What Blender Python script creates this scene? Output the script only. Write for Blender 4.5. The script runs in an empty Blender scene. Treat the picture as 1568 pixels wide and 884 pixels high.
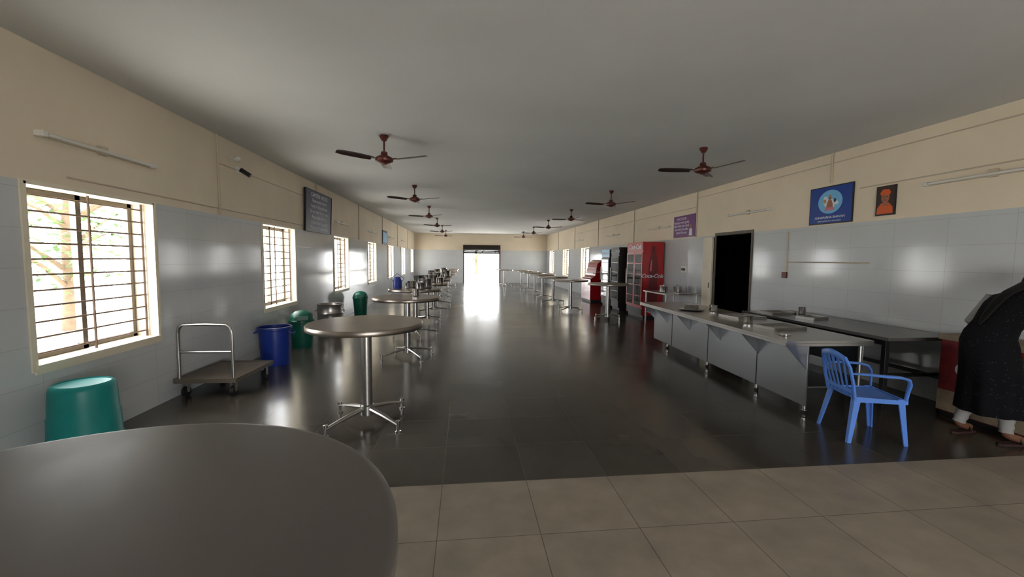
import bpy, math, random
from mathutils import Vector, Matrix
random.seed(4)
PI=math.pi
def lin(c):
    o=[]
    for x in c[:3]:
        x/=255.; o.append(x/12.92 if x<=.04045 else ((x+.055)/1.055)**2.4)
    return (*o,1)
# ---------------------------------------------------------------- materials
def mat(name,col,rough=.5,metal=0,var=0,scale=6,bump=0,bscale=40,rvar=0,coat=0,spec=.5,stretch=None):
    m=bpy.data.materials.new(name);m.use_nodes=True;nt=m.node_tree;N=nt.nodes;Lk=nt.links
    b=N['Principled BSDF'];c=lin(col)
    b.inputs['Base Color'].default_value=c;b.inputs['Roughness'].default_value=rough;b.inputs['Metallic'].default_value=metal
    b.inputs['Coat Weight'].default_value=coat;b.inputs['Coat Roughness'].default_value=.08
    b.inputs['Specular IOR Level'].default_value=spec
    tc=N.new('ShaderNodeTexCoord');src=tc.outputs['Object']
    if stretch:
        mp=N.new('ShaderNodeMapping');mp.inputs['Scale'].default_value=stretch;Lk.new(src,mp.inputs['Vector']);src=mp.outputs['Vector']
    if var or rvar:
        n=N.new('ShaderNodeTexNoise');n.inputs['Scale'].default_value=scale;n.inputs['Detail'].default_value=5;Lk.new(src,n.inputs['Vector'])
        r=N.new('ShaderNodeMapRange');r.inputs[1].default_value=.3;r.inputs[2].default_value=.7;Lk.new(n.outputs['Fac'],r.inputs[0])
        if var:
            mx=N.new('ShaderNodeMix');mx.data_type='RGBA'
            mx.inputs[6].default_value=tuple(x*(1-var) for x in c[:3])+(1,);mx.inputs[7].default_value=tuple(min(1,x*(1+var)) for x in c[:3])+(1,)
            Lk.new(r.outputs[0],mx.inputs[0]);Lk.new(mx.outputs[2],b.inputs['Base Color'])
        if rvar:
            r2=N.new('ShaderNodeMapRange');r2.inputs[3].default_value=max(.02,rough-rvar);r2.inputs[4].default_value=rough+rvar
            Lk.new(r.outputs[0],r2.inputs[0]);Lk.new(r2.outputs[0],b.inputs['Roughness'])
    if bump:
        n=N.new('ShaderNodeTexNoise');n.inputs['Scale'].default_value=bscale;n.inputs['Detail'].default_value=3;Lk.new(src,n.inputs['Vector'])
        bp=N.new('ShaderNodeBump');bp.inputs['Strength'].default_value=bump;bp.inputs['Distance'].default_value=.01
        Lk.new(n.outputs['Fac'],bp.inputs['Height']);Lk.new(bp.outputs['Normal'],b.inputs['Normal'])
    return m
def tilemat(name,c1,c2,joint,size,rough,rvar,axes='xy',off=(0,0),var=.25,nscale=1.2,bump=.15,jw=.006,spec=.5,wav=0,aspect=1,det=7):
    m=bpy.data.materials.new(name);m.use_nodes=True;nt=m.node_tree;N=nt.nodes;Lk=nt.links;b=N['Principled BSDF']
    b.inputs['Specular IOR Level'].default_value=spec
    g=N.new('ShaderNodeNewGeometry');sp=N.new('ShaderNodeSeparateXYZ');Lk.new(g.outputs['Position'],sp.inputs[0])
    cb=N.new('ShaderNodeCombineXYZ')
    for i,a in enumerate(axes):
        ad=N.new('ShaderNodeMath');ad.inputs[1].default_value=off[i]+600*size;Lk.new(sp.outputs['XYZ'.index(a.upper())],ad.inputs[0]);Lk.new(ad.outputs[0],cb.inputs[i])
    br=N.new('ShaderNodeTexBrick');br.offset=0;br.inputs['Scale'].default_value=1
    br.inputs['Brick Width'].default_value=size;br.inputs['Row Height'].default_value=size*aspect
    br.inputs['Mortar Size'].default_value=jw/2;br.inputs['Mortar Smooth'].default_value=.1;br.inputs['Bias'].default_value=0
    br.inputs['Color1'].default_value=lin(c1);br.inputs['Color2'].default_value=lin(c2);br.inputs['Mortar'].default_value=lin(joint)
    Lk.new(cb.outputs[0],br.inputs['Vector'])
    n=N.new('ShaderNodeTexNoise');n.inputs['Scale'].default_value=nscale;n.inputs['Detail'].default_value=det;n.inputs['Roughness'].default_value=.55;Lk.new(g.outputs['Position'],n.inputs['Vector'])
    r=N.new('ShaderNodeMapRange');r.inputs[1].default_value=.3;r.inputs[2].default_value=.7;r.inputs[3].default_value=1-var;r.inputs[4].default_value=1+var;Lk.new(n.outputs['Fac'],r.inputs[0])
    mx=N.new('ShaderNodeMix');mx.data_type='RGBA';mx.blend_type='MULTIPLY';mx.inputs[0].default_value=1
    Lk.new(br.outputs['Color'],mx.inputs[6]);Lk.new(r.outputs[0],mx.inputs[7]);Lk.new(mx.outputs[2],b.inputs['Base Color'])
    r2=N.new('ShaderNodeMapRange');r2.inputs[1].default_value=.3;r2.inputs[2].default_value=.7;r2.inputs[3].default_value=rough-rvar;r2.inputs[4].default_value=rough+rvar
    Lk.new(n.outputs['Fac'],r2.inputs[0]);Lk.new(r2.outputs[0],b.inputs['Roughness'])
    n2=N.new('ShaderNodeTexNoise');n2.inputs['Scale'].default_value=3;n2.inputs['Detail'].default_value=2;Lk.new(g.outputs['Position'],n2.inputs['Vector'])
    ma=N.new('ShaderNodeMath');ma.operation='MULTIPLY_ADD';ma.inputs[1].default_value=-1;Lk.new(br.outputs['Fac'],ma.inputs[0])
    mw=N.new('ShaderNodeMath');mw.operation='MULTIPLY';mw.inputs[1].default_value=wav;Lk.new(n2.outputs['Fac'],mw.inputs[0]);Lk.new(mw.outputs[0],ma.inputs[2])
    bp=N.new('ShaderNodeBump');bp.inputs['Strength'].default_value=bump;bp.inputs['Distance'].default_value=.004
    Lk.new(ma.outputs[0],bp.inputs['Height']);Lk.new(bp.outputs['Normal'],b.inputs['Normal'])
    return m
M_paint=mat('cream_paint',(229,214,191),.8,var=.05,scale=1.2,bump=.05)
M_ceil=mat('ceiling_paint',(208,207,205),.85,var=.06,scale=.6,bump=.04,bscale=12)
M_dado=tilemat('glazed_wall_tile',(205,207,208),(202,205,206),(178,180,181),.6,.12,.03,'yz',(0,0),.02,1.5,.08,.004,wav=.7,aspect=.5)
M_dadoF=tilemat('glazed_wall_tile_end',(205,207,208),(202,205,206),(178,180,181),.6,.12,.03,'xz',(0,0),.02,1.5,.08,.004,wav=.7,aspect=.5)
M_stone=tilemat('dark_stone_floor',(74,69,62),(64,60,53),(86,80,71),.6,.20,.04,'xy',(.16,.1),.20,1.1,.10,.006,wav=.4,det=3)
M_tile=tilemat('beige_floor_tile',(152,140,125),(145,134,120),(98,88,78),.6,.5,.08,'xy',(.16,.1),.18,4,.4,.006)
M_lin=mat('cream_enamel',(232,221,198),.5,var=.04)
M_alu=mat('bronze_aluminium',(110,102,90),.4,.4)
M_bar=mat('grille_paint',(104,82,66),.5)
M_white=mat('white_plastic',(225,222,214),.4)
M_conduit=mat('conduit_paint',(200,186,164),.6)
M_brown=mat('brown_enamel',(92,42,34),.35,.2,var=.1)
M_brownb=mat('fan_blade_brown',(52,36,32),.35,.1)
M_steel=mat('brushed_steel',(180,177,172),.3,1,var=.03,scale=4)
M_steelt=mat('steel_table_top',(160,150,140),.34,1,var=.05,scale=3)
M_steelp=mat('steel_panel',(160,163,166),.3,1,var=.02,scale=1)
M_pol=mat('polished_steel',(205,203,200),.16,1)
M_black=mat('black_powdercoat',(22,22,23),.45)
M_rubber=mat('black_rubber',(18,18,18),.7)
M_gray=mat('grey_laminate',(100,94,89),.5,var=.12,scale=2.5,bump=.02,rvar=.05)
M_slab=mat('polished_dark_slab',(86,84,82),.25,var=.08,scale=10)
M_teal=mat('teal_plastic',(8,136,132),.38,var=.05)
M_blueb=mat('blue_plastic',(22,50,140),.38,var=.05)
M_green=mat('green_plastic',(6,88,70),.38,var=.05)
M_chair=mat('light_blue_plastic',(90,138,222),.35,var=.04)
M_red=mat('red_enamel',(176,14,22),.28,coat=.3)
M_dred=mat('dark_red_print',(110,6,12),.3)
M_glassd=mat('cooler_glass',(30,30,34),.06,spec=.8)
M_ply=mat('painted_plywood',(98,88,78),.55,var=.15,scale=8)
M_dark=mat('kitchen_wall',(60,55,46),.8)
M_shut=mat('rolled_shutter',(38,34,32),.6,.3)
M_earth=mat('sunlit_earth',(206,205,198),.9,var=.1,scale=.5)
M_trunk=mat('tree_bark',(104,86,68),.9,var=.2,scale=8,bump=.4)
M_leaf=mat('leaf',(70,98,44),.7,var=.3)
M_skin=mat('skin',(124,84,62),.5,var=.05)
M_hair=mat('black_hair',(9,8,8),.6,spec=.25)
M_dress=mat('dark_speckled_fabric',(12,12,15),.9,bump=.2,bscale=120,spec=.2)
M_sleeve=mat('grey_white_fabric',(150,147,144),.85,bump=.2,bscale=60)
M_sandal=mat('sandal_leather',(60,38,34),.6)
nt=M_dress.node_tree;vo=nt.nodes.new('ShaderNodeTexVoronoi');vo.inputs['Scale'].default_value=34
tc=nt.nodes.new('ShaderNodeTexCoord');nt.links.new(tc.outputs['Object'],vo.inputs['Vector'])
cr=nt.nodes.new('ShaderNodeValToRGB');cr.color_ramp.elements[0].position=.08;cr.color_ramp.elements[0].color=lin((62,60,62));cr.color_ramp.elements[1].position=.2;cr.color_ramp.elements[1].color=lin((10,10,14))
nt.links.new(vo.outputs['Distance'],cr.inputs[0]);nt.links.new(cr.outputs[0],nt.nodes['Principled BSDF'].inputs['Base Color'])
# ---------------------------------------------------------------- mesh builder
class MB:
    def __init__(s): s.v=[];s.f=[];s.mi=[];s.mats=[]
    def m(s,mt):
        if mt not in s.mats:s.mats.append(mt)
        return s.mats.index(mt)
    def add(s,vs,fs,mt,M=None):
        o=len(s.v)
        for p in vs:
            p=Vector(p); s.v.append(M@p if M else p)
        k=s.m(mt)
        for f in fs: s.f.append([i+o for i in f]);s.mi.append(k)
    def box(s,a,b,mt,M=None):
        x0,y0,z0=a;x1,y1,z1=b
        vs=[(x0,y0,z0),(x1,y0,z0),(x1,y1,z0),(x0,y1,z0),(x0,y0,z1),(x1,y0,z1),(x1,y1,z1),(x0,y1,z1)]
        s.add(vs,[(0,3,2,1),(4,5,6,7),(0,1,5,4),(1,2,6,5),(2,3,7,6),(3,0,4,7)],mt,M)
    def lathe(s,prof,mt,n=32,c=(0,0,0),M=None,flute=0,nf=0):
        vs=[];fs=[]
        for (r,z) in prof:
            for i in range(n):
                a=2*PI*i/n;rr=r*(1+flute*math.cos(nf*a)) if flute else r
                vs.append((c[0]+rr*math.cos(a),c[1]+rr*math.sin(a),c[2]+z))
        for j in range(len(prof)-1):
            for i in range(n):
                k=(i+1)%n;fs.append((j*n+i,j*n+k,(j+1)*n+k,(j+1)*n+i))
        if prof[0][0]>1e-4: fs.append(tuple(range(n-1,-1,-1)))
        if prof[-1][0]>1e-4: fs.append(tuple((len(prof)-1)*n+i for i in range(n)))
        s.add(vs,fs,mt,M)
    def tube(s,pts,r,mt,n=8,closed=False,M=None,flat=1.0,up=None):
        P=[Vector(p) for p in pts];L=len(P);rs=r if isinstance(r,(list,tuple)) else [r]*L
        T=[]
        for i in range(L):
            a=P[(i-1)%L] if (closed or i>0) else P[i];b=P[(i+1)%L] if (closed or i<L-1) else P[i]
            T.append((b-a).normalized())
        u=Vector(up) if up else Vector((0,0,1))
        if abs(T[0].dot(u))>.95:u=Vector((1,0,0))
        X=T[0].cross(u).normalized();vs=[];fs=[]
        for i in range(L):
            X=(X-T[i]*X.dot(T[i])).normalized();Y=T[i].cross(X)
            for k in range(n):
                a=2*PI*k/n;vs.append(P[i]+X*math.cos(a)*rs[i]+Y*math.sin(a)*rs[i]*flat)
        for j in range(L if closed else L-1):
            q=(j+1)%L
            for k in range(n):
                w=(k+1)%n;fs.append((j*n+k,j*n+w,q*n+w,q*n+k))
        if not closed: fs.append(tuple(range(n-1,-1,-1)));fs.append(tuple((L-1)*n+k for k in range(n)))
        s.add(vs,fs,mt,M)
    def loft(s,rings,mt,caps=True,M=None,closed=True):
        n=len(rings[0]);vs=[p for r in rings for p in r];fs=[]
        for j in range(len(rings)-1):
            for k in range(n if closed else n-1):
                w=(k+1)%n;fs.append((j*n+k,j*n+w,(j+1)*n+w,(j+1)*n+k))
        if caps: fs.append(tuple(range(n-1,-1,-1)));fs.append(tuple((len(rings)-1)*n+k for k in range(n)))
        s.add(vs,fs,mt,M)
    def poly(s,pts,th,mt,M=None):
        n=len(pts);vs=[(x,y,0) for x,y in pts]+[(x,y,th) for x,y in pts]
        fs=[tuple(range(n-1,-1,-1)),tuple(range(n,2*n))]+[(i,(i+1)%n,n+(i+1)%n,n+i) for i in range(n)]
        s.add(vs,fs,mt,M)
    def disc(s,cx,cy,rx,ry,th,mt,M=None,n=28):
        s.poly([(cx+rx*math.cos(2*PI*i/n),cy+ry*math.sin(2*PI*i/n)) for i in range(n)],th,mt,M)
    def text(s,t,size,mt,M,align='CENTER',shear=0,bold=0):
        cu=bpy.data.curves.new('t','FONT');cu.body=t;cu.size=size;cu.align_x=align;cu.align_y='CENTER';cu.extrude=.0012;cu.shear=shear;cu.offset=bold;cu.resolution_u=3
        ob=bpy.data.objects.new('t',cu);bpy.context.collection.objects.link(ob)
        bpy.context.view_layer.update()
        me=bpy.data.meshes.new_from_object(ob.evaluated_get(bpy.context.evaluated_depsgraph_get()))
        s.add([v.co.copy() for v in me.vertices],[tuple(p.vertices) for p in me.polygons],mt,M)
        bpy.data.objects.remove(ob);bpy.data.meshes.remove(me);bpy.data.curves.remove(cu)
    def mesh(s,name,ang=38):
        me=bpy.data.meshes.new(name);me.from_pydata([tuple(v) for v in s.v],[],s.f)
        for mt in s.mats: me.materials.append(mt)
        me.polygons.foreach_set('material_index',s.mi);me.polygons.foreach_set('use_smooth',[True]*len(s.f))
        me.update();me.set_sharp_from_angle(angle=math.radians(ang));return me
    def build(s,name,loc=(0,0,0),rz=0,parent=None,bevel=0,subsurf=0,ang=38):
        return place(s.mesh(name,ang),name,loc,rz,parent,bevel,subsurf)
def place(me,name,loc=(0,0,0),rz=0,parent=None,bevel=0,subsurf=0):
    ob=bpy.data.objects.new(name,me);bpy.context.collection.objects.link(ob);ob.location=loc;ob.rotation_euler=(0,0,rz)
    if parent: ob.parent=parent
    if bevel:
        b=ob.modifiers.new('bevel','BEVEL');b.width=bevel;b.segments=2;b.limit_method='ANGLE';b.angle_limit=math.radians(50)
    if subsurf:
        b=ob.modifiers.new('sub','SUBSURF');b.levels=subsurf;b.render_levels=subsurf
    return ob
def empty(name,loc=(0,0,0)):
    e=bpy.data.objects.new(name,None);e.location=loc;e.empty_display_size=.1;bpy.context.collection.objects.link(e);return e
def frame(o,x,y,z):
    return Matrix(((x[0],y[0],z[0],o[0]),(x[1],y[1],z[1],o[1]),(x[2],y[2],z[2],o[2]),(0,0,0,1)))
def LW(y,z,e=0): return frame((-L+e,y,z),(0,1,0),(0,0,1),(1,0,0))
def RW(y,z,e=0): return frame((R-e,y,z),(0,-1,0),(0,0,1),(-1,0,0))
L,R,H,DD,D,Y0,TH=3.278,5.426,3.21,2.154,27.7,-3.0,.25
# ---------------------------------------------------------------- shell
def sidewall(name,xa,xb,holes,md):
    m=MB();ys=Y0-TH
    for (a,b,z0,z1) in holes:
        m.box((xa,ys,0),(xb,a,DD),md);m.box((xa,ys,DD),(xb,a,H),M_paint)
        if z0>0:m.box((xa,a,0),(xb,b,z0),md)
        if z1<DD:m.box((xa,a,z1),(xb,b,DD),md)
        m.box((xa,a,max(DD,z1)),(xb,b,H),M_paint)
        ys=b
    m.box((xa,ys,0),(xb,D+TH,DD),md);m.box((xa,ys,DD),(xb,D+TH,H),M_paint)
    return m.build(name)
LWIN=[3.54+3.7*k for k in range(0,7)]
WW=1.32;SZ,WZ=.72,2.15
sidewall('wall_left',-L-TH,-L,[(y,y+WW,SZ,WZ) for y in LWIN],M_dado)
RWIN=[18.0,21.7,25.4]
sidewall('wall_right',R,R+TH,[(7.47,8.60,0,2.16)]+[(y,y+WW,SZ,WZ) for y in RWIN],M_dado)
m=MB()
for (a,b,z0,z1,mt) in [(-L,-.15,0,DD,M_dadoF),(2.30,R,0,DD,M_dadoF),(-L,-.15,DD,H,M_paint),(2.30,R,DD,H,M_paint),(-.15,2.30,2.5,H,M_paint)]:
    m.box((a,D,z0),(b,D+TH,z1),mt)
m.build('wall_far')
m=MB();BX0,BX1=.3,3.3
for (a,b,z0,z1,mt) in [(-L,BX0,0,DD,M_dadoF),(BX1,R,0,DD,M_dadoF),(-L,BX0,DD,H,M_paint),(BX1,R,DD,H,M_paint),(BX0,BX1,2.2,H,M_paint)]:
    m.box((a,Y0-TH,z0),(b,Y0,z1),mt)
m.build('wall_back')
m=MB();m.box((-L-TH,Y0-TH,-.1),(R+TH,2.9,0),M_tile);m.box((-L-TH,2.9,-.1),(R+TH,D+TH,0),M_stone);m.build('floor')
m=MB();m.box((-L-TH,Y0-TH,H),(R+TH,D+TH,H+.15),M_ceil);m.build('ceiling')
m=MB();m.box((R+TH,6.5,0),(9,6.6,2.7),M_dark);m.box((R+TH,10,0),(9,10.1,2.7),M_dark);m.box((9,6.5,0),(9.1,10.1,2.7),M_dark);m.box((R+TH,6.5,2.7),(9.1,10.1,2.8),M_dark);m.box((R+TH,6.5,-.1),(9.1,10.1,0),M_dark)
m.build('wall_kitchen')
# ---------------------------------------------------------------- windows
def window(side,y0,i):
    s=-1 if side=='L' else 1;X=-L if side=='L' else R
    def bx(m,d0,d1,a,b,z0,z1,mt):
        x0,x1=sorted((X+s*d0,X+s*d1));m.box((x0,a,z0),(x1,b,z1),mt)
    e=empty('window_%d'%i,(0,0,0));y1=y0+WW
    m=MB()
    t=.02
    bx(m,-.012,TH+.02,y0,y0+t,SZ,WZ,M_lin);bx(m,-.012,TH+.02,y1-t,y1,SZ,WZ,M_lin);bx(m,-.03,TH+.02,y0,y1,SZ,SZ+t+.01,M_lin);bx(m,-.012,TH+.02,y0,y1,WZ-t,WZ,M_lin)
    w=.025
    bx(m,-.014,0,y0-w,y0,SZ-w,WZ+w*.6,M_lin);bx(m,-.014,0,y1,y1+w,SZ-w,WZ+w*.6,M_lin);bx(m,-.014,0,y0,y1,SZ-w*1.8,SZ,M_lin);bx(m,-.014,0,y0,y1,WZ,WZ+w*.6,M_lin)
    m.build('lining',parent=e)
    m=MB();a,b=y0+.02,y1-.02;z0,z1=SZ+.03,WZ-.02;w=.05
    for (p,q,d) in [(a,a+.66,.17),(b-.66,b,.20)]:
        bx(m,d,d+.03,p,p+w,z0,z1,M_alu);bx(m,d,d+.03,q-w,q,z0,z1,M_alu);bx(m,d,d+.03,p,q,z0,z0+w,M_alu);bx(m,d,d+.03,p,q,z1-w,z1,M_alu)
    m.build('sliding_sashes',parent=e)
    m=MB();n=11;xg=X+s*.10
    for k in range(n):
        z=z0+.06+(z1-z0-.12)*k/(n-1);m.tube([(xg,a,z),(xg,b,z)],.0085,M_bar,6)
    for y in (a+.02,(a+b)/2,b-.02): m.tube([(xg-.01*s,y,z0),(xg-.01*s,y,z1)],.010,M_bar,6)
    m.build('grille',parent=e)
i=1
for y in LWIN: window('L',y,i);i+=1
for y in RWIN: window('R',y,i);i+=1
e=empty('door_1')
m=MB()
for a,b in ((-.15,-.07),(2.22,2.30)): m.box((a,D-.02,0),(b,D+TH,2.5),M_brown)
m.box((-.15,D-.02,2.44),(2.3,D+TH,2.5),M_brown);m.build('door_frame',parent=e)
m=MB();m.tube([(-.1,D-.12,2.3),(2.25,D-.12,2.3)],.17,M_shut,20)
for k in range(6): m.box((-.09,D+.02+.01*(k%2),1.96+k*.085),(2.24,D+.05+.01*(k%2),2.04+k*.085),M_shut)
m.box((-.13,D-.02,1.93),(2.28,D+.06,1.97),M_shut);m.build('roller_shutter',parent=e)
e=empty('door_2');m=MB()
for a,b in ((7.43,7.47),(8.60,8.64)): m.box((R-.02,a,0),(R+TH,b,2.20),M_ply)
m.box((R-.02,7.47,2.14),(R+TH,8.60,2.20),M_ply);m.build('door_frame',parent=e)
m=MB();m.box((R-.07,8.66,.02),(R-.025,9.0,2.12),M_lin);m.box((R-.085,8.70,1.0),(R-.07,8.73,1.12),M_alu);m.build('folded_leaf',parent=e,bevel=.004)
e=empty('door_3');m=MB()
for a,b in ((BX0,BX0+.08),(BX1-.08,BX1)): m.box((a,Y0-TH,0),(b,Y0+.02,2.2),M_brown)
m.box((BX0,Y0-TH,2.14),(BX1,Y0+.02,2.2),M_brown);m.build('door_frame',parent=e)
def trim(i,segs,r=.011):
    m=MB()
    for a,b in segs:m.tube([a,b],r,M_conduit,8)
    m.build('trim_%d'%i)
n=1
for y in (6.06,9.76,13.46,17.16,20.86,24.56):
    trim(n,[((-L+.012,y,DD),(-L+.012,y,H))],.014);n+=1
for y in (5.77,9.42,13.12,16.8,20.5,24.2):
    trim(n,[((R-.012,y,DD+(.62 if y<6 else 0)),(R-.012,y,H))],.014);n+=1
trim(n,[((-L+.01,6.06,2.84),(-L+.01,9.0,2.84)),((-L+.01,3.9,2.24),(-L+.01,9,2.24))],.007);n+=1
trim(n,[((R-.01,1.5,3.06),(R-.01,9.4,3.06)),((R-.01,9.4,2.86),(R-.01,20,2.86)),((R-.01,1.5,2.62),(R-.01,5.3,2.62))],.008);n+=1
trim(n,[((R-.01,6.56,1.37),(R-.01,6.56,2.1)),((R-.01,5.09,1.59),(R-.01,6.56,1.59))],.010);n+=1
m=MB();m.box((-L,Y0,0),(-L+.008,D,.1),M_dado);m.build('baseboard_left')
m=MB();m.box((R-.008,Y0,0),(R,7.41,.1),M_dado);m.box((R-.008,8.66,0),(R,D,.1),M_dado);m.build('baseboard_right')
def tube_light(W,y0,y1,z):
    m=MB();ln=abs(y1-y0);M=W((y0+y1)/2,z,.002);h=ln/2
    m.box((-h,-.018,0),(h,.018,.03),M_conduit,M)
    m.tube([(-h+.03,-.0,.052),(h-.03,0,.052)],.014,M_white,10,M=M)
    for s in (-1,1): m.box((s*h-.02,-.022,0),(s*h+.02,.022,.07),M_white,M)
    m.box((-.04,-.03,0),(.04,.05,.035),M_conduit,M)
    m.build('tube_light',bevel=.003)
for a,b,z in [(3.67,4.83,2.53),(11.06,12.24,2.5),(14.7,15.9,2.5),(18.4,19.6,2.5),(22.1,23.3,2.5)]: tube_light(LW,a,b,z)
for a,b,z in [(3.2,4.43,2.52),(1.6,2.95,2.5),(7.02,8.17,2.53),(10.69,11.97,2.5),(14.4,15.6,2.5),(19,20.2,2.5)]: tube_light(RW,a,b,z)
m=MB();M=LW(6.55,2.84);m.box((-.04,-.05,0),(.04,.05,.02),M_white,M);m.tube([(0,0,.02),(0,0,.09)],.015,M_white,8,M=M);m.tube([(0,.01,.05),(0.02,-.07,.17)],.032,M_black,14,M=M);m.build('security_camera')
m=MB();M=LW(6.36,2.96);m.tube([(0,0,0),(0,0,.05)],.025,M_white,14,M=M);m.lathe([(.012,.05),(.02,.07),(.035,.1),(.036,.12),(.02,.145),(0,.152)],M_white,16,M=M);m.build('wall_bulb')
m=MB();M=RW(6.59,1.37);m.box((-.05,-.05,0),(.05,.05,.03),M_brown,M);m.build('junction_box',bevel=.003)
m=MB();M=RW(9.91,1.38);m.box((-.12,-.08,0),(.12,.08,.025),M_white,M)
for k in range(3): m.box((-.09+.065*k,-.03,.025),(-.05+.065*k,.03,.034),M_black,M)
m.build('switchboard',bevel=.003)
# ---------------------------------------------------------------- signs
M_slate=mat('slate_blue_board',(38,46,84),.4);M_txt=mat('white_print',(225,228,235),.5);M_purple=mat('purple_print',(106,40,112),.4)
M_bl=mat('blue_print',(16,62,150),.35);M_sky=mat('pale_blue_print',(120,190,235),.35);M_gold=mat('gold_print',(190,140,70),.4);M_or=mat('orange_print',(215,90,22),.4);M_face=mat('face_print',(160,100,70),.4)
M_dkprint=mat('maroon_print',(48,16,14),.4);M_pk=mat('pink_print',(215,120,130),.4)
m=MB();M=LW(9.82,2.58,.035)@Matrix.Rotation(math.radians(2),4,'X')
m.box((-.81,-.43,-.01),(.81,.43,.02),M_slate,M)
for s in (-1,1): m.box((-.82,s*.43-.01,-.012),(.82,s*.43+.01,.03),M_black,M);m.box((s*.81-.012,-.43,-.012),(s*.81+.012,.43,.03),M_black,M)
Mt=M@Matrix.Translation((0,0,.0205))
for k,t in enumerate(['CANTEEN  NOTICE','Please maintain silence','Keep the dining hall clean','Do not waste food or water','Return plates after use','Use the dustbins provided','Thank you for cooperation']):
    m.text(t,.10 if k else .12,M_txt,Mt@Matrix.Translation((0,.34-k*.115,0)))
m.build('notice_board')
m=MB();M=LW(17.6,2.42,.003);m.box((-.5,-.28,0),(.5,.28,.03),M_slate,M);m.box((-.4,-.2,.03),(.4,.2,.032),M_sky,M);m.build('framed_notice')
m=MB();M=RW(9.98,2.45,.003);m.box((-.51,-.27,0),(.51,.27,.015),M_purple,M);Mt=M@Matrix.Translation((0,0,.016))
for k in range(5): m.text(['SAVE FOOD','Respect every grain','take what you need','eat what you take','share the rest'][k],.09,M_txt,Mt@Matrix.Translation((-.12,.19-k*.085,0)))
m.disc(.32,-.02,.045,.055,.002,M_face,Mt);m.poly([(.25,-.24),(.40,-.24),(.38,-.07),(.27,-.07)],.002,M_txt,Mt)
m.build('purple_poster')
m=MB();M=RW(5.76,2.45);m.box((-.37,-.28,0),(.37,.28,.02),M_black,M);m.box((-.355,-.265,.02),(.355,.265,.022),M_bl,M);Mt=M@Matrix.Translation((0,0,.0225))
m.disc(0,.045,.21,.175,.001,M_sky,Mt)
Mu=M@Matrix.Translation((0,0,.024))
rp=random.Random(2)
for k in range(14):
    a=rp.uniform(0,6.28);q=rp.uniform(.02,.12);m.disc(q*math.cos(a),.045+.8*q*math.sin(a),.035,.028,.0006+.0001*k,M_txt,Mu,14)
Mv=M@Matrix.Translation((0,0,.0265))
m.disc(0,.10,.022,.026,.001,M_face,Mv);m.disc(0,.132,.018,.014,.001,M_gold,Mv);m.poly([(-.06,-.05),(.06,-.05),(.045,.03),(.022,.075),(-.022,.075),(-.045,.03)],.001,M_face,Mv)
m.poly([(-.09,-.08),(.09,-.08),(.06,-.035),(-.06,-.035)],.0015,M_pk,Mv);m.disc(-.085,.06,.02,.03,.001,M_gold,Mv);m.disc(.085,.06,.02,.03,.001,M_slate,Mv)
m.text('ANNAPURNA BHAVAN',.05,M_txt,Mu@Matrix.Translation((0,-.185,0)));m.text('annam parabrahma swaroopam',.032,M_txt,Mu@Matrix.Translation((0,-.235,0)))
m.build('deity_poster')
m=MB();M=RW(4.925,2.40);m.box((-.125,-.19,0),(.125,.19,.02),M_black,M);m.box((-.112,-.177,.02),(.112,.177,.022),M_dkprint,M);Mt=M@Matrix.Translation((0,0,.0225))
m.poly([(-.105,-.17),(.105,-.17),(.1,-.09),(.05,-.03),(-.05,-.03),(-.1,-.09)],.001,M_or,Mt)
m.poly([(-.035,-.07),(.035,-.07),(.026,.02),(-.026,.02)],.0015,M_face,Mt);m.disc(0,.04,.055,.07,.002,M_face,Mt);m.poly([(-.058,.07),(.058,.07),(.07,.10),(.045,.14),(-.035,.145),(-.07,.10)],.003,M_or,Mt)
Mu=M@Matrix.Translation((0,0,.0248))
for s in (-1,1): m.disc(s*.02,.048,.009,.005,.0005,M_black,Mu,10)
m.disc(0,.006,.016,.005,.0005,M_dkprint,Mu,10);m.build('monk_portrait')
# ---------------------------------------------------------------- ceiling fans
m=MB()
m.lathe([(0,0),(.055,0),(.06,-.02),(.03,-.07),(.013,-.075)],M_brown,20)
m.tube([(0,0,-.05),(0,0,-.24)],.012,M_brown,10)
m.lathe([(.013,-.20),(.04,-.215),(.045,-.245),(.03,-.255),(.06,-.262),(.105,-.285),(.118,-.31),(.112,-.335),(.07,-.355),(.035,-.362),(.03,-.375),(0,-.38)],M_brown,28)
for k in range(3):
    Mr=Matrix.Rotation(k*2*PI/3,4,'Z')@Matrix.Translation((0,0,-.315))
    m.poly([(.09,-.02),(.2,-.035),(.2,.035),(.09,.02)],.006,M_brown,Mr)
    Mb=Mr@Matrix.Rotation(math.radians(11),4,'X')
    rings=[]
    for j in range(9):
        t=j/8;x=.17+.45*t;w=.055+.012*math.sin(t*PI)+.004*t
        if j==8:w*=.75
        dr=.012*t
        rings.append([(x,-w,dr-.004),(x,0,dr+.006),(x,w,dr-.004),(x,w,dr-.007),(x,0,dr+.003),(x,-w,dr-.007)])
    m.loft(rings,M_brownb,M=Mb)
fan=m.mesh('ceiling_fan')
for k in range(6):
    y=5.87+3.72*k
    place(fan,'ceiling_fan',(-1.12+.05*(k==0),y-.06*(k==0),H),math.radians([96,92,70,100,85,60][k]))
    place(fan,'ceiling_fan',(3.38,y-.1*(k==0),H),math.radians([-69,-55,-80,-40,-60,-90][k]))
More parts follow.
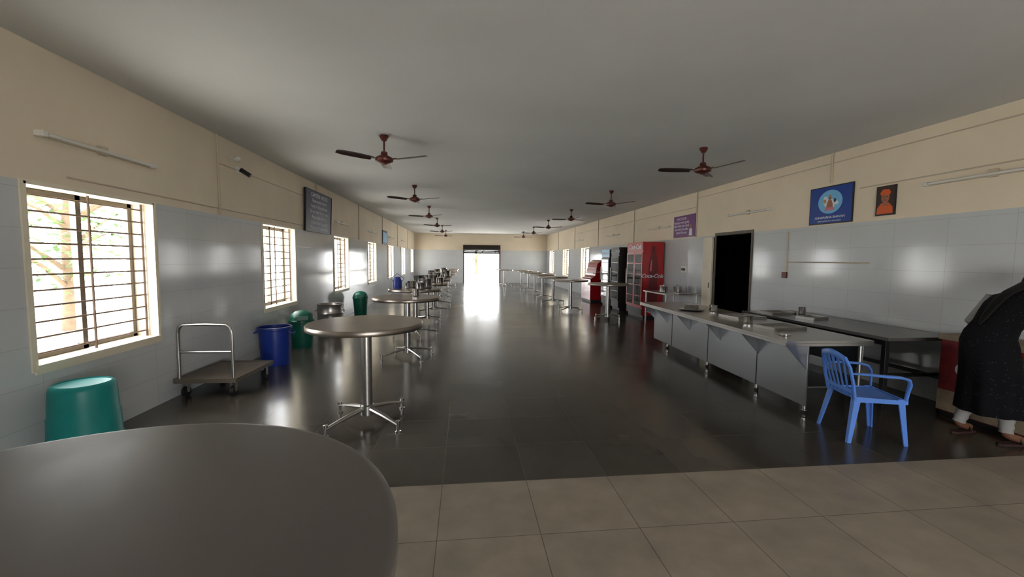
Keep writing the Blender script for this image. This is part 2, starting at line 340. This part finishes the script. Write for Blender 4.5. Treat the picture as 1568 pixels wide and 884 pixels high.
# ---------------------------------------------------------------- standing tables
def stand_table(r=.535,h=.98,top=M_steelt,leg=.44):
    m=MB()
    m.lathe([(0,h-.012),(r-.012,h-.012),(r-.012,h-.05),(r-.004,h-.052),(r,h-.046),(r,h-.008),(r-.006,h),(0,h)],top,64)
    m.tube([(0,0,.10),(0,0,h-.03)],.052,M_steel,24)
    m.lathe([(.15,h-.045),(.15,h-.03)],M_steel,20);m.lathe([(.066,.08),(.066,.17),(.056,.18)],M_steel,20)
    for k in range(4):
        a=k*PI/2;c,s=math.cos(a),math.sin(a)
        m.tube([(.04*c,.04*s,.145),(leg*.55*c,leg*.55*s,.115),(leg*c,leg*s,.075)],[.028,.024,.018],M_steel,8,flat=.7)
        m.lathe([(.028,0),(.028,.012),(.014,.02),(.014,.085),(.022,.09),(.022,.11),(0,.115)],M_pol,14,c=(leg*c,leg*s,0))
    return m.mesh('standing_table')
tab=stand_table()
TL=[4.12,6.83,8.7,10.6,12.5,14.5,16.6,18.7,20.8,22.9,25.0]
TX=[-.95,-.93,-1.02,-.95,-.93,-.95,-.9,-.95,-.9,-.95,-.92]
for k,y in enumerate(TL): place(tab,'standing_table',(TX[k],y,0),math.radians([50,35,20,50,30,10,40,25,60,15,45][k]))
for (x,y,rz) in [(3.77,10.76,25),(3.22,12.6,40),(3.16,14.9,15),(3.16,17.0,50),(3.2,19.1,30),(3.2,21.2,20),(3.15,23.3,20),(2.3,24.6,10)]:
    place(tab,'standing_table',(x,y,0),math.radians(rz))
m=MB();r,h=.79,1.0
m.lathe([(0,h-.03),(r-.006,h-.03),(r-.006,h-.045),(r,h-.04),(r,h-.006),(r-.004,h-.002),(r-.02,h),(0,h)],M_gray,96)
m.lathe([(.35,h-.05),(.35,h-.03)],M_steel,32);m.tube([(0,0,.1),(0,0,h-.04)],.05,M_steel,24)
for k in range(4):
    a=k*PI/2;c,s=math.cos(a),math.sin(a)
    m.tube([(.04*c,.04*s,.145),(.3*c,.3*s,.115),(.52*c,.52*s,.075)],[.028,.024,.018],M_steel,8,flat=.7);m.lathe([(.028,0),(.028,.012),(.014,.02),(.014,.1),(0,.11)],M_pol,14,c=(.52*c,.52*s,0))
m.build('round_dining_table',(-.93,.80,0),.6)
# ---------------------------------------------------------------- vessels
def pot(r,h,lid=False):
    m=MB();m.lathe([(0,0),(r*.85,0),(r*.97,h*.08),(r,h*.2),(r,h*.9),(r*1.06,h),(r*1.06,h*1.02),(r*.97,h*.98),(r*.97,h*.15),(0,h*.1)],M_pol,28)
    if lid: m.lathe([(0,h*1.2),(r*.1,h*1.2),(r*.12,h*1.1),(r*.9,h*1.05),(r*1.08,h*1.02)][::-1],M_pol,28)
    return m.mesh('pot')
p1=pot(.09,.14,True);p2=pot(.12,.2,False);p3=pot(.05,.12)
NM=['lidded_steel_vessel','steel_pot','steel_tumbler','lidded_steel_vessel','steel_pot','steel_tumbler']
for q in (2,3,4,5):
    for j in range(6):
        a=j*1.05+q;rr=.22+.1*(j%2)
        if q==2 and math.cos(a)<-.6: continue
        place([p1,p2,p3,p1,p2,p3][j],NM[j],(TX[q]+rr*math.cos(a),TL[q]+rr*math.sin(a),.98))
place(p3,'steel_tumbler',(-.8,6.9,.98))
m=MB();m.lathe([(0,0),(.085,0),(.09,.02),(.09,.16),(.07,.2),(.07,.23),(0,.24)],M_blueb,24);m.tube([(-.09,0,.14),(-.13,0,.2),(0,0,.3),(.13,0,.2),(.09,0,.14)],.006,M_blueb,6);m.build('blue_water_jug',(-1.38,8.75,.98))
for (x,y) in [(-.8,16.6),(-1.1,16.5),(-.95,18.7)]: place(p2,'steel_pot',(x,y,.98))
# ---------------------------------------------------------------- serving counter
m=MB();W=.95;Ln=3.85
def gus(y): m.loft([[(0.0,y,.765),(.25,y,.765),(.25,y,.50)],[(0.0,y+.01,.765),(.25,y+.01,.765),(.25,y+.01,.50)]],M_steelp)
m.box((0,0,.775),(W,Ln,.80),M_steel)
m.box((0,0,.745),(.015,Ln,.775),M_steel);m.box((0,0,.745),(W,.015,.775),M_steel);m.box((W-.015,0,.745),(W,Ln,.775),M_steel)
m.box((.25,0.02,.12),(.262,Ln-.1,.765),M_steelp)
m.box((W-.10,0.02,.5),(W-.09,Ln-.1,.765),M_steelp)
m.box((.26,.05,.30),(W-.1,Ln-.12,.315),M_steelp)
for y in (.02,.76,1.55,2.4,3.18,Ln-.12): gus(y)
for y in (.05,.80,1.9,3.2): 
    for x in (.27,W-.1):
        m.tube([(x,y,.05),(x,y,.775)],.019,M_steel,12);m.lathe([(.012,0),(.022,.004),(.022,.05),(.026,.055),(.026,.075),(.019,.08)],M_pol,12,c=(x,y,0))
for y in (.78,1.86,3.0): m.box((.246,y,.12),(.251,y+.012,.765),M_black)
m.build('serving_counter',(3.21,3.83,0),math.radians(-1.8),bevel=.002)
m=MB()
m.lathe([(0,0),(.16,0),(.19,.02),(.2,.022),(.19,.026),(.155,.008),(0,.006)],M_pol,36);m.build('steel_plate',(3.62,6.35,.80))
place(pot(.11,.09,True),'lidded_steel_vessel',(3.62,6.35,.808))
place(pot(.06,.1),'steel_tumbler',(3.9,6.2,.80))
def tray(name,loc,rz,a,b):
    m=MB();m.box((-a,-b,0),(a,b,.004),M_steel)
    for s in(-1,1): m.box((-a,s*b-.006,0),(a,s*b+.006,.035),M_steel);m.box((s*a-.006,-b,0),(s*a+.006,b,.035),M_steel)
    return m.build(name,loc,rz)
tray('steel_tray',(3.75,4.6,.80),.1,.22,.16);tray('steel_tray',(3.9,5.5,.80),.1,.22,.2)
place(pot(.055,.09),'steel_tumbler',(3.62,4.98,.80))
m=MB();m.lathe([(0,0),(.05,0),(.06,.01),(.06,.015),(0,.012)],M_pol,20);m.build('steel_saucer',(3.45,4.15,.80))
m=MB();m.box((4.46,3.92,.765),(5.36,6.3,.80),M_slab)
for x in (4.54,5.28):
    for y in (4.02,5.1,6.2): m.box((x-.025,y-.025,0),(x+.025,y+.025,.765),M_black)
for y in (4.02,5.1,6.2): m.box((4.54,y-.018,.35),(5.28,y+.018,.385),M_black)
m.box((4.52,4.0,.70),(4.56,6.2,.765),M_black);m.box((5.26,4.0,.30),(5.30,6.2,.34),M_black);m.build('side_table',bevel=.003)
tray('steel_tray',(4.75,5.9,.80),.05,.2,.15);place(p3,'steel_tumbler',(5.0,5.7,.80));tray('steel_tray',(4.85,5.35,.8),.3,.16,.12)
m=MB();m.box((4.5,9.0,.81),(5.34,10.2,.84),M_steel);m.box((4.54,9.04,.3),(5.3,10.16,.315),M_steelp)
for x in (4.55,5.28):
    for y in (9.06,10.12):m.tube([(x,y,0),(x,y,.81)],.02,M_steel,10)
m.build('work_table',bevel=.002)
for k in range(6): place(pot(.045,.15) if k%2 else p1,'steel_tumbler' if k%2 else 'lidded_steel_vessel',(4.65+.12*k,9.4+.25*(k%3),.84))
# ---------------------------------------------------------------- plastic chair
m=MB();cm=M_chair
rings=[]
for j in range(9):
    t=j/8;x=-.2+.43*t;hw=.2+.03*t;z=.43-.02*math.sin(t*PI)+(.0 if t<.9 else -.012)
    top=[(x,hw*(k/6*2-1),z-.012*math.cos((k/6*2-1)*PI/2)) for k in range(7)]
    rings.append(top+[(p[0],p[1],p[2]-.014) for p in reversed(top)])
m.loft(rings,cm)
m.box((.215,-.23,.385),(.235,.23,.42),cm)
for s in (-1,1): m.loft([[(-.2,s*.205,.38),(-.2,s*.195,.38),(-.2,s*.195,.43),(-.2,s*.205,.43)],[(.23,s*.235,.385),(.23,s*.225,.385),(.23,s*.225,.42),(.23,s*.235,.42)]],cm)
for sx,sy in ((-1,-1),(-1,1),(1,-1),(1,1)):
    tx,ty=(.21 if sx>0 else -.19),.2+(.025 if sx>0 else 0);bx,by=(.25 if sx>0 else -.26),.245
    rings=[]
    for j in range(6):
        t=j/5;x=tx+(bx-tx)*t;y=sy*(ty+(by-ty)*t);z=.43*(1-t);w=.055-.022*t;th=.012
        rings.append([(x,y,z),(x-sx*w,y,z),(x-sx*w,y-sy*th,z),(x-sx*th,y-sy*th,z),(x-sx*th,y-sy*w,z),(x,y-sy*w,z)])
    m.loft(rings,cm)
def bk(y,z):
    t=(z-.43)/.38;return -.2-.07*t-.03*(1-(y/.22)**2)*t
for s in (-1,1):
    m.tube([(bk(s*.2,.40),s*.2,.40),(bk(s*.215,.55),s*.215,.55),(bk(s*.21,.70),s*.205,.70),(bk(s*.16,.79),s*.165,.79)],[.024,.022,.022,.024],cm,10,flat=.6)
m.tube([(bk(.17*t,.80),.17*t,.77+.035*math.cos(t*PI/2)) for t in [k/5-1 for k in range(11)]],.032,cm,10,flat=.4,up=(1,0,0))
for y in (-.12,-.06,0,.06,.12):
    m.tube([(bk(y,z),y*(1+.25*(z-.43)/.38),z) for z in (.42,.5,.6,.7,.78)],[.024,.016,.015,.019,.026],cm,8,flat=.35,up=(1,0,0))
m.tube([(bk(.19*t,.47),.19*t,.47) for t in [k/4-1 for k in range(9)]],.02,cm,8,flat=.5,up=(1,0,0))
for s in (-1,1):
    m.tube([(bk(s*.21,.64),s*.212,.65),(-.12,s*.25,.655),(0,s*.27,.65),(.13,s*.27,.645),(.2,s*.262,.625),(.225,s*.25,.58),(.22,s*.235,.5),(.215,s*.226,.42)],[.018,.026,.03,.03,.028,.024,.02,.02],cm,10,flat=.45)
o=m.build('plastic_armchair',(3.66,3.42,0),math.radians(-14));o.scale=(.95,.95,.95)
# ---------------------------------------------------------------- tubs & bins
m=MB();m.lathe([(.235,0),(.245,.0),(.248,.03),(.236,.035),(.228,.15),(.22,.16),(.215,.35),(.208,.36),(.198,.56),(.19,.585),(.17,.6),(.165,.59),(0,.588)],M_teal,64)
m.build('upturned_tub',(-3.0,3.60,0))
m=MB();m.lathe([(.19,0),(.195,.02),(.2,.2),(.208,.3),(.215,.52),(.235,.53),(.235,.56),(.225,.565),(.215,.565),(.2,.3),(.18,.03),(0,.03)],M_blueb,48)
for s in(-1,1): m.tube([(s*.22,-.06,.5),(s*.27,-.05,.47),(s*.27,.05,.47),(s*.22,.06,.5)],.01,M_blueb,8)
m.build('blue_drum_bin',(-2.83,6.55,0))
def gbin():
    m=MB();m.lathe([(.165,0),(.17,.02),(.2,.45),(.215,.455),(.215,.48),(.205,.49),(.2,.52),(.17,.59),(.1,.64),(.03,.655),(0,.656)],M_green,40)
    m.box((-.09,-.21,.50),(.09,-.165,.57),M_green);return m.mesh('g')
g=gbin();place(g,'green_dustbin',(-2.9,7.78,0),.4);place(g,'green_dustbin',(-2.95,12.2,0),.2)
m=MB();m.lathe([(.23,0),(.25,.03),(.25,.2),(.255,.21),(.25,.22),(.25,.42),(.255,.43),(.25,.44),(.25,.6),(.26,.62),(.25,.62),(.24,.6),(.23,.06),(0,.06)],M_steel,48)
for s in(-1,1): m.tube([(s*.25,-.06,.5),(s*.29,-.05,.46),(s*.29,.05,.46),(s*.25,.06,.5)],.009,M_steel,8)
m.build('steel_drum',(-2.85,9.2,0))
m=MB();m.box((-.32,-.42,.185),(.32,.42,.215),M_ply);m.box((-.335,-.435,.17),(.335,-.415,.22),M_alu);m.box((-.335,.415,.17),(.335,.435,.22),M_alu);m.box((-.335,-.42,.17),(-.315,.42,.22),M_alu);m.box((.315,-.42,.17),(.335,.42,.22),M_alu)
hp=[(-.29,-.40,.2),(-.29,-.40,.5),(-.29,-.40,.74),(-.275,-.40,.80),(-.235,-.40,.83),(0,-.40,.835),(.235,-.40,.83),(.275,-.40,.80),(.29,-.40,.74),(.29,-.40,.5),(.29,-.40,.2)]
m.tube(hp,.018,M_steel,12);m.tube([(-.29,-.40,.52),(.29,-.40,.52)],.014,M_steel,10)
for sx in(-1,1):
    for sy in(-1,1):
        x,y=sx*.26,sy*.35;m.tube([(x-.02,y,.055),(x+.02,y,.055)],.055,M_rubber,20)
        m.box((x-.03,y-.02,.05),(x-.024,y+.02,.17),M_steel);m.box((x+.024,y-.02,.05),(x+.03,y+.02,.17),M_steel);m.box((x-.04,y-.04,.162),(x+.04,y+.04,.172),M_steel)
m.build('platform_trolley',(-2.90,5.42,0),math.radians(-2))
# ---------------------------------------------------------------- coolers
def cooler(name,x0,x1,y0,y1,h,body,doors,coke=False,head=None):
    m=MB();m.box((x0,y0,.08),(x1,y1,h),body);m.box((x0+.04,y0+.03,0),(x1-.02,y1-.03,.08),M_black)
    hh=h-.28
    m.box((x0-.02,y0,hh+.02),(x0,y1,h),head or body)
    m.box((x0-.012,y0+.02,.09),(x0,y1-.02,.27),M_black)
    w=(y1-y0)/doors
    for k in range(doors):
        a,b=y0+k*w+.01,y0+(k+1)*w-.01
        m.box((x0-.03,a,.30),(x0,b,hh),body);m.box((x0-.034,a+.05,.36),(x0-.03,b-.05,hh-.06),M_glassd);m.tube([(x0-.06,b-.03,.9),(x0-.06,b-.03,1.35)],.012,M_white,8)
        for z in (.6,.9,1.2,1.5):
            if z<hh-.1:m.box((x0-.037,a+.05,z),(x0-.034,b-.05,z+.02),M_white if not coke else M_red)
    if coke:
        cx=(x0+x1)/2;P=frame((cx,y0-.001,0),(1,0,0),(0,0,1),(0,-1,0))
        prof=[(.045,1.98),(.045,1.9),(.06,1.8),(.1,1.62),(.135,1.45),(.14,1.3),(.115,1.12),(.12,.95),(.14,.75),(.135,.5),(.12,.45)]
        m.poly([(-a,b) for a,b in prof]+[(a,b) for a,b in prof[::-1]],.002,M_dred,P)
        m.poly([(-.07,1.6),(-.04,1.62),(-.05,1.3),(-.1,1.3)],.003,M_pk,P)
        m.text('Coca-Cola',.145,M_txt,P@Matrix.Translation((-.03,1.17,.003)),shear=.35,bold=.003)
        F=frame((x0-.021,(y0+y1)/2,hh+.15),(0,-1,0),(0,0,1),(-1,0,0));m.text('Coca-Cola',.2,M_txt,F,shear=.35,bold=.003)
    elif head:
        F=frame((x0-.021,(y0+y1)/2,hh+.15),(0,-1,0),(0,0,1),(-1,0,0));m.text('COLD DRINKS',.12,M_txt,F)
    m.build(name,bevel=.004)
cooler('drinks_cooler',4.81,5.39,10.95,12.05,2.1,M_red,2,True)
cooler('glass_door_refrigerator',4.82,5.39,12.75,13.45,2.0,M_black,1,False,M_black)
cooler('glass_door_refrigerator',4.84,5.39,13.7,14.5,1.95,M_black,1,False,M_sky)
m=MB();P=[( -.36,.08),(.36,.08),(.36,1.6),(.1,1.6),(-.1,1.45),(-.18,1.0),(-.36,.85)]
Mx=frame((5.03,15.3,0),(1,0,0),(0,0,1),(0,-1,0))
m.poly(P,-1.2,M_red,Mx);m.box((4.70,15.33,.0),(5.37,16.47,.08),M_black)
for k in range(3): m.box((4.69+.09*k,15.36,.9+.18*k),(4.72+.09*k,16.44,.93+.18*k),M_white)
m.text('Coca-Cola',.12,M_txt,frame((5.11,15.295,1.15),(1,0,0),(0,0,1),(0,-1,0)),shear=.3);m.build('open_display_cooler')
m=MB();M_chest=mat('faded_cream_panel',(150,132,108),.6,var=.2,scale=12);M_redf=mat('faded_red_panel',(128,34,36),.5,var=.3,scale=9)
m.box((4.99,3.02,.05),(5.40,3.84,.80),M_redf);m.box((4.975,3.0,.80),(5.41,3.86,.86),M_chest);m.box((5.01,3.04,0),(5.38,3.82,.05),M_black)
m.box((4.98,3.02,.06),(4.99,3.84,.28),M_chest);m.text('Cola',.24,M_txt,frame((4.988,3.5,.53),(0,-1,0),(0,0,1),(-1,0,0)),shear=.3);m.box((4.95,3.35,.81),(4.975,3.5,.84),M_black)
m.build('chest_cooler',bevel=.006)
# ---------------------------------------------------------------- woman leaning over chest cooler
woman=empty('woman',(4.73,3.23,0))
def sub(m,name,dz=0,**k):
    o=m.build(name,parent=woman,**k);o.location=(-4.68,-3.23,dz);return o
J=dict(pel=(4.62,3.23,.88),wa=(4.70,3.24,1.02),ch=(4.84,3.25,1.17),nb=(4.99,3.26,1.30),nt=(5.07,3.27,1.355),
 hl=(4.62,3.31,.84),kl=(4.66,3.32,.47),al=(4.58,3.37,.09),tl=(4.76,3.39,.035),
 hr=(4.62,3.15,.84),kr=(4.74,3.14,.46),ar=(4.69,3.09,.09),tr=(4.87,3.08,.035),
 sl=(4.93,3.42,1.265),el=(4.80,3.49,1.04),wl=(4.96,3.47,.925),
 sr=(4.93,3.09,1.265),er=(4.84,3.02,1.03),wr=(5.0,3.06,.925))
keys=list(J);rad=dict(pel=(.125,.125),wa=(.11,.105),ch=(.13,.12),nb=(.06,.06),nt=(.05,.05),hl=(.085,.085),kl=(.055,.055),al=(.036,.036),tl=(.034,.024),hr=(.085,.085),kr=(.055,.055),ar=(.036,.036),tr=(.034,.024),sl=(.055,.055),el=(.038,.038),wl=(.024,.024),sr=(.055,.055),er=(.038,.038),wr=(.024,.024))
ed=[('pel','wa'),('wa','ch'),('ch','nb'),('nb','nt'),('pel','hl'),('hl','kl'),('kl','al'),('al','tl'),('pel','hr'),('hr','kr'),('kr','ar'),('ar','tr'),('ch','sl'),('sl','el'),('el','wl'),('ch','sr'),('sr','er'),('er','wr')]
me=bpy.data.meshes.new('body');me.from_pydata([J[k] for k in keys],[(keys.index(a),keys.index(b)) for a,b in ed],[])
me.materials.append(M_skin)
ob=bpy.data.objects.new('body',me);bpy.context.collection.objects.link(ob);ob.parent=woman;ob.location=(-4.68,-3.23,0)
sk=ob.modifiers.new('skin','SKIN')
for i,k in enumerate(keys):
    d=me.skin_vertices[0].data[i];d.radius=rad[k];d.use_root=(k=='pel')
sb=ob.modifiers.new('s','SUBSURF');sb.levels=2;sb.render_levels=2
hd=MB();HC=Vector((5.15,3.275,1.415));fwd=Vector((.90,.05,-.42)).normalized();lat=Vector((0,1,0));lat=(lat-fwd*lat.dot(fwd)).normalized();upv=fwd.cross(lat)
if upv.z<0: upv=-upv
MH=frame(HC,fwd,lat,upv)
n=24;rings=[]
for j in range(1,16):
    ph=PI*j/16;z=.115*math.cos(ph);rr=math.sin(ph);ring=[]
    for k in range(n):
        a=2*PI*k/n;x=.095*rr*math.cos(a);y=.074*rr*math.sin(a)
        if z<-.02: y*=1-.35*(-z-.02)/.095; x*=(1-.12*(-z-.02)/.095) if x>0 else (1-.5*(-z-.02)/.095)
        if x>0 and abs(y)<.018: 
            if -.035<z<.02: x+=.016*(1-abs(z+.02)/.04)*(1-abs(y)/.02)
        if x>0 and .005<z<.03 and .015<abs(y)<.045: x-=.006
        if x>0 and -.065<z<-.045 and abs(y)<.025:x+=.006
        ring.append((x,y,z))
    rings.append(ring)
hd.loft(rings,M_skin,M=MH)
for s in(-1,1):
    hd.lathe([(0,-.011),(.008,-.008),(.011,0),(.008,.008),(0,.011)],M_txt,12,c=(.082,s*.03,.014),M=MH)
    hd.lathe([(0,-.005),(.005,0),(0,.005)],M_black,10,c=(.092,s*.03,.014),M=MH)
    hd.tube([(.093,s*.016,.034),(.092,s*.03,.04),(.084,s*.045,.034)],.003,M_hair,6,M=MH)
    hd.tube([(.005,s*.074,.02),(-.012,s*.083,.018),(-.014,s*.084,-.005),(0,s*.076,-.02)],[.006,.009,.009,.005],M_skin,8,M=MH)
hd.tube([(.088,-.022,-.055),(.096,0,-.054),(.088,.022,-.055)],[.003,.006,.003],M_pk,8,M=MH)
sub(hd,'head')
hr=MB();rings=[]
for j in range(0,13):
    ph=PI*.02+PI*.62*j/12;z=.126*math.cos(ph);rr=math.sin(ph)
    ring=[]
    for k in range(17):
        a=math.radians(62+236*k/16)
        ring.append((.106*rr*math.cos(a)-.004,.086*rr*math.sin(a),z+.002))
    rings.append(ring)
hr.loft(rings,M_hair,caps=False,closed=False,M=MH)
hr.tube([MH@Vector((-.06,0,-.01)),(5.0,3.27,1.395),(4.93,3.26,1.375),(4.845,3.26,1.34),(4.755,3.255,1.283),(4.67,3.25,1.208),(4.59,3.245,1.12),(4.53,3.24,1.05)],[.06,.055,.05,.046,.042,.036,.028,.01],M_hair,14,flat=.55)
sub(hr,'hair')
dr=MB();rings=[];n=48
prof=[(4.69,3.225,.25,.20,.215,0),(4.69,3.225,.42,.195,.21,0),(4.68,3.225,.60,.19,.205,0),(4.66,3.23,.75,.18,.20,.05),(4.64,3.235,.88,.168,.195,.15),(4.65,3.24,.96,.15,.175,.3),(4.71,3.24,1.04,.135,.16,.5),(4.79,3.25,1.12,.14,.175,.6),(4.87,3.255,1.19,.14,.195,.65),(4.94,3.26,1.255,.115,.195,.7),(4.985,3.262,1.30,.08,.12,.75),(5.015,3.265,1.325,.062,.066,.75)]
for i,(cx,cy,cz,rx,ry,tl) in enumerate(prof):
    ring=[]
    for k in range(n):
        a=2*PI*k/n;f=1+(.06*math.cos(9*a)+.05*math.cos(5*a+1))*max(0,(.9-cz)/.6)
        x=rx*f*math.cos(a);y=ry*f*math.sin(a)
        ring.append((cx+x*math.cos(tl),cy+y,cz-x*math.sin(tl)))
    rings.append(ring)
dr.loft(rings,M_dress);sub(dr,'kurta')
sl=MB()
for a,b,c in (('sl','el','wl'),('sr','er','wr')):
    A,B,C=Vector(J[a]),Vector(J[b]),Vector(J[c]);S=(A-Vector(J['ch']))*.25
    sl.tube([A-S*.8,A,A.lerp(B,.5),B,B.lerp(C,.4),B.lerp(C,.8)],[.07,.073,.06,.052,.047,.042],M_sleeve,16)
sub(sl,'sleeves')
lg=MB()
for h,k,a in (('hl','kl','al'),('hr','kr','ar')):
    A,B,C=Vector(J[h]),Vector(J[k]),Vector(J[a])
    pts=[A.lerp(B,.3),B,B.lerp(C,.35)];rs=[.09,.068,.06]
    for q in range(8): pts.append(B.lerp(C,.45+.5*q/7));rs.append(.056-.012*q/7+(.004 if q%2 else -.003))
    lg.tube(pts,rs,M_sleeve,16)
sub(lg,'leggings')
sd=MB()
for a,t in (('al','tl'),('ar','tr')):
    A,T=Vector(J[a]),Vector(J[t]);d=(T-A);d.z=0;d.normalize();lt=Vector((-d.y,d.x,0));O=Vector((A.x,A.y,0))-d*.05
    MS=frame(O,d,lt,(0,0,1))
    sd.poly([(0,-.03),(.08,-.034),(.17,-.045),(.23,-.035),(.25,0),(.23,.035),(.17,.045),(.08,.034),(0,.03),(-.015,0)],.018,M_sandal,MS)
    sd.tube([(.17,-.045,.015),(.16,-.02,.066),(.16,.02,.066),(.17,.045,.015)],.012,M_sandal,8,M=MS,flat=.4)
sub(sd,'sandals')
hn=MB()
for w,sgn in (('wl',-1),('wr',1)):
    Wp=Vector(J[w]);d=Vector((.9,0,-.35)).normalized();lt=Vector((0,sgn,0));MHn=frame(Wp,d,lt,d.cross(lt))
    k=1 if d.cross(lt).z>0 else -1
    rings=[]
    for x,wd,th in ((-.01,.022,.02),(.02,.03,.016),(.05,.038,.014),(.08,.04,.012),(.09,.036,.009)):
        rings.append([(x,wd*math.cos(2*PI*q/12),th*math.sin(2*PI*q/12)) for q in range(12)])
    hn.loft(rings,M_skin,M=MHn)
    for y,ln in ((-.028,.062),(-.010,.074),(.010,.070),(.028,.054)):
        hn.tube([(.075,y,0),(.09+ln*.3,y*1.1,0),(.09+ln*.65,y*1.15,-k*.008),(.09+ln,y*1.15,-k*.024)],[.009,.0088,.008,.0055],M_skin,8,M=MHn)
    hn.tube([(.015,.022,0),(.04,.048,-k*.005),(.065,.058,-k*.01),(.085,.058,-k*.018)],[.012,.0105,.009,.006],M_skin,8,M=MHn)
sub(hn,'hands')
# ---------------------------------------------------------------- outdoors
m=MB();m.box((-60,-40,-.35),(60,80,-.12),M_earth);m.build('ground')
def tree(x,y,h,seed,leafy=900):
    rd=random.Random(seed);m=MB();e=empty('tree',(x,y,-.12))
    m.tube([(0,0,0),(.05,.02,h*.25),(-.05,.1,h*.5),(.1,.05,h*.8)],[.17,.14,.11,.05],M_trunk,10)
    tips=[]
    for k in range(9):
        a=rd.uniform(0,6.28);z=h*rd.uniform(.2,.6);l=rd.uniform(.8,1.9);p=Vector((0,.05,z));q=p+Vector((math.cos(a)*l,math.sin(a)*l,l*.7))
        m.tube([p,(p+q)/2+Vector((0,0,.1)),q],[.06,.04,.015],M_trunk,6);tips+=[q,(p+q)/2+Vector((0,0,.2))]
    m.build('trunk',parent=e);f=MB()
    for k in range(leafy):
        t=rd.choice(tips);c=t+Vector((rd.gauss(0,.4),rd.gauss(0,.4),rd.gauss(0,.35)));a,b=rd.uniform(0,6.28),rd.uniform(-1,1);u=Vector((math.cos(a),math.sin(a),b*.6)).normalized()*.11;w=Vector((-math.sin(a),math.cos(a),rd.uniform(-.5,.5))).normalized()*.045
        f.add([c-u,c+w,c+u,c-w],[(0,1,2,3)],M_leaf)
    f.build('foliage',parent=e)
for k,(x,y,h) in enumerate([(-7.5,6.6,4.2),(-9,10.6,4.5),(-9,16,4.5),(-1.0,38,4.5),(3.4,41,4.5),(1.2,46,5)]): tree(x,y,h,k)
# ---------------------------------------------------------------- light
w=bpy.data.worlds.new('World');bpy.context.scene.world=w;w.use_nodes=True
bg=w.node_tree.nodes['Background'];bg.inputs[0].default_value=(.97,.98,1,1);bg.inputs[1].default_value=9.5
def portal(loc,rot,sx,sy):
    ld=bpy.data.lights.new('daylight_portal','AREA');ld.shape='RECTANGLE';ld.size=sx;ld.size_y=sy;ld.cycles.is_portal=True
    o=bpy.data.objects.new('daylight_portal',ld);bpy.context.collection.objects.link(o);o.location=loc;o.rotation_euler=rot
for y in LWIN: portal((-L-TH-.03,y+WW/2,(SZ+WZ)/2),(0,-PI/2,0),WZ-SZ,WW)
for y in RWIN: portal((R+TH+.03,y+WW/2,(SZ+WZ)/2),(0,PI/2,0),WZ-SZ,WW)
portal((1.07,D+TH+.03,1.0),(-PI/2,0,0),2.4,2.0)
portal(((BX0+BX1)/2,Y0-TH-.03,1.1),(PI/2,0,0),BX1-BX0,2.2)
sd=bpy.data.lights.new('sun','SUN');sd.energy=26;sd.angle=.02;sd.color=(1,.98,.95);so=bpy.data.objects.new('sun',sd);bpy.context.collection.objects.link(so);so.location=(0,-5,10);so.rotation_euler=(math.radians(-26),0,0)
# ---------------------------------------------------------------- camera
cd=bpy.data.cameras.new('camera');cam=bpy.data.objects.new('camera',cd);bpy.context.collection.objects.link(cam)
cd.sensor_width=36;cd.lens=36*641.3/1568;cd.clip_start=.05;cd.clip_end=300
cam.matrix_world=Matrix.Translation((0,0,1.6))@Matrix.Rotation(-.1112,4,'Z')@Matrix.Rotation(PI/2-.0704,4,'X')@Matrix.Rotation(.0092,4,'Z')
sc=bpy.context.scene;sc.camera=cam
sc.view_settings.view_transform='Standard';sc.view_settings.exposure=.33
